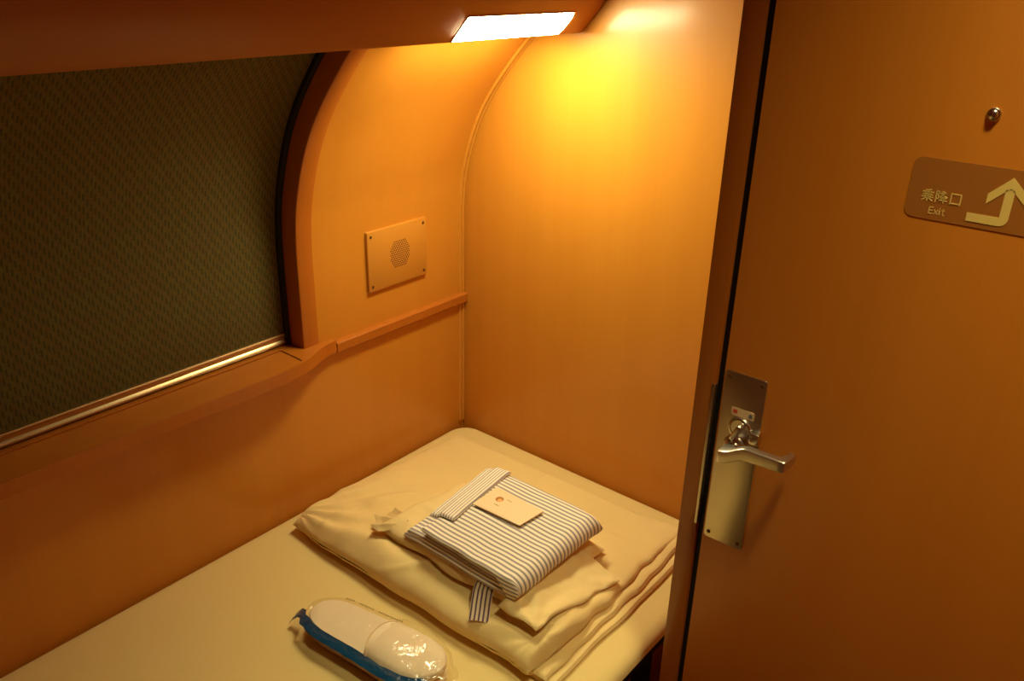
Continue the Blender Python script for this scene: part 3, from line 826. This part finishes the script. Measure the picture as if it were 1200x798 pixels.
bag = thing('plastic_bag', 'clear plastic bag with blue stripe wrapped round white slippers', 'bag', (SLC.x, SLC.y, .4505))
bm = bmesh.new()
nu_, nv_ = 90, 64
rows = []
for i in range(nu_+1):
    t = i/nu_; u = -.138 + .284*t
    e = (max(0, 1 - abs(2*t-1)**5))**.5
    w = max(hw(max(-.12, min(.12, u*.93))) + .0070, .012) * (.35 + .65*e)
    ztop = lerp(.4905, .5000, sm(.0, .035, u)) - .010*sm(.05, .125, u)
    hb = (ztop + .0035 - .4505)
    rr = []
    for j in range(nv_):
        a = 2*PI*j/nv_
        ca, sa = math.cos(a), math.sin(a)
        v = w * math.copysign(abs(ca)**.62, ca)
        zz = .4505 + hb*.5*(1 + e*math.copysign(abs(sa)**.55, sa)) if True else 0
        f_ = nz(u*42, v*42 + 3, zz*60)*.0042 + nz(u*90, v*90, zz*90)*.0016
        v += f_*math.copysign(1, ca)*abs(ca); zz += f_*.35*max(0, sa)
        # pulled-out corner of film at the heel, lying on the sheet
        k_ = sm(-.10, -.138, u) * max(0, -ca)
        v -= .010*k_; zz = lerp(zz, .4515 + .3*(zz-.4505)*.3, k_*.7)
        rr.append(bm.verts.new(sl(u, v, max(zz, .4504))))
    rows.append(rr)
for a, b in zip(rows, rows[1:]):
    for j in range(nv_): bm.faces.new((a[j], a[(j+1) % nv_], b[(j+1) % nv_], b[j]))
bm.faces.new(rows[0]); bm.faces.new(rows[-1])
obj('film', bm, M['film'], bag, sharp=None)
# the blue printed band along the near long side, with its curled end
bm = bmesh.new()
band = [(-.150, -.026, .4600, .004), (-.146, -.0225, .4670, .005), (-.138, -.0190, .4745, .0060), (-.128, -.0215, .4790, .0050), (-.120, -.0310, .4800, .0065)]
for i in range(26):
    u = -.108 + .236*i/25
    band.append((u, -(hw(max(-.115, min(.112, u))) + .0065), .4805 + .0018*nz(u*60, 2.), .0044 + .0018*nz(u*45, 8.) - .004*sm(.09, .13, u)))
rows = []
for i, (u, v, z, w) in enumerate(band):
    rr = []
    for j in range(7):
        s_ = j/6 - .5
        rr.append(bm.verts.new(sl(u, v - .0016*math.cos(s_*3) + .0150*s_ + .0010*nz(u*130, s_*3), z + .0015 + 2*w*s_*.62)))
    rows.append(rr)
for a, b in zip(rows, rows[1:]):
    for j in range(6): bm.faces.new((a[j], a[j+1], b[j+1], b[j]))
bmesh.ops.recalc_face_normals(bm, faces=bm.faces)
bmesh.ops.solidify(bm, geom=bm.faces[:], thickness=.0006)
obj('blue_band', bm, M['blue'], bag).o['label'] = 'crumpled blue printed band'
# stitched seal dots along the far edge
bm = bmesh.new()
for i in range(26):
    u = -.088 + .0042*i
    if i in (4, 5, 13, 14): continue
    p = sl(u, hw(u) + .002, .4865)
    bx(bm, p[0]-.0006, p[0]+.0006, p[1]-.0012, p[1]+.0012, p[2], p[2]+.0006)
obj('seal_dots', bm, M['hole'], bag, smooth=False)

# ------------------------------------------------------------------ camera, light, view
cam = bpy.data.cameras.new('camera'); co = bpy.data.objects.new('camera', cam); COL.objects.link(co)
Rm = Matrix(((0.77205707, -0.27489594, 0.57302713), (0.63514925, 0.30158486, -0.71107805), (0.02265616, 0.9129506, 0.40744068)))
co.matrix_world = Matrix.Translation((1.166, 0, 1.42)) @ Rm.to_4x4()
cam.sensor_width = 36; cam.lens = 994.72 / 1200 * 36; cam.clip_start = .01
SC.camera = co

w = bpy.data.worlds.new('world'); SC.world = w; w.use_nodes = True
w.node_tree.nodes['Background'].inputs[0].default_value = (.004, .003, .002, 1)

vs = SC.view_settings
SC.display_settings.display_device = 'sRGB'
vs.view_transform = 'Standard'; vs.look = 'None'; vs.exposure = 0.0; vs.gamma = 1.0; vs.use_curve_mapping = False
SC.cycles.max_bounces = 16; SC.cycles.diffuse_bounces = 10; SC.cycles.glossy_bounces = 6; SC.cycles.transparent_max_bounces = 16
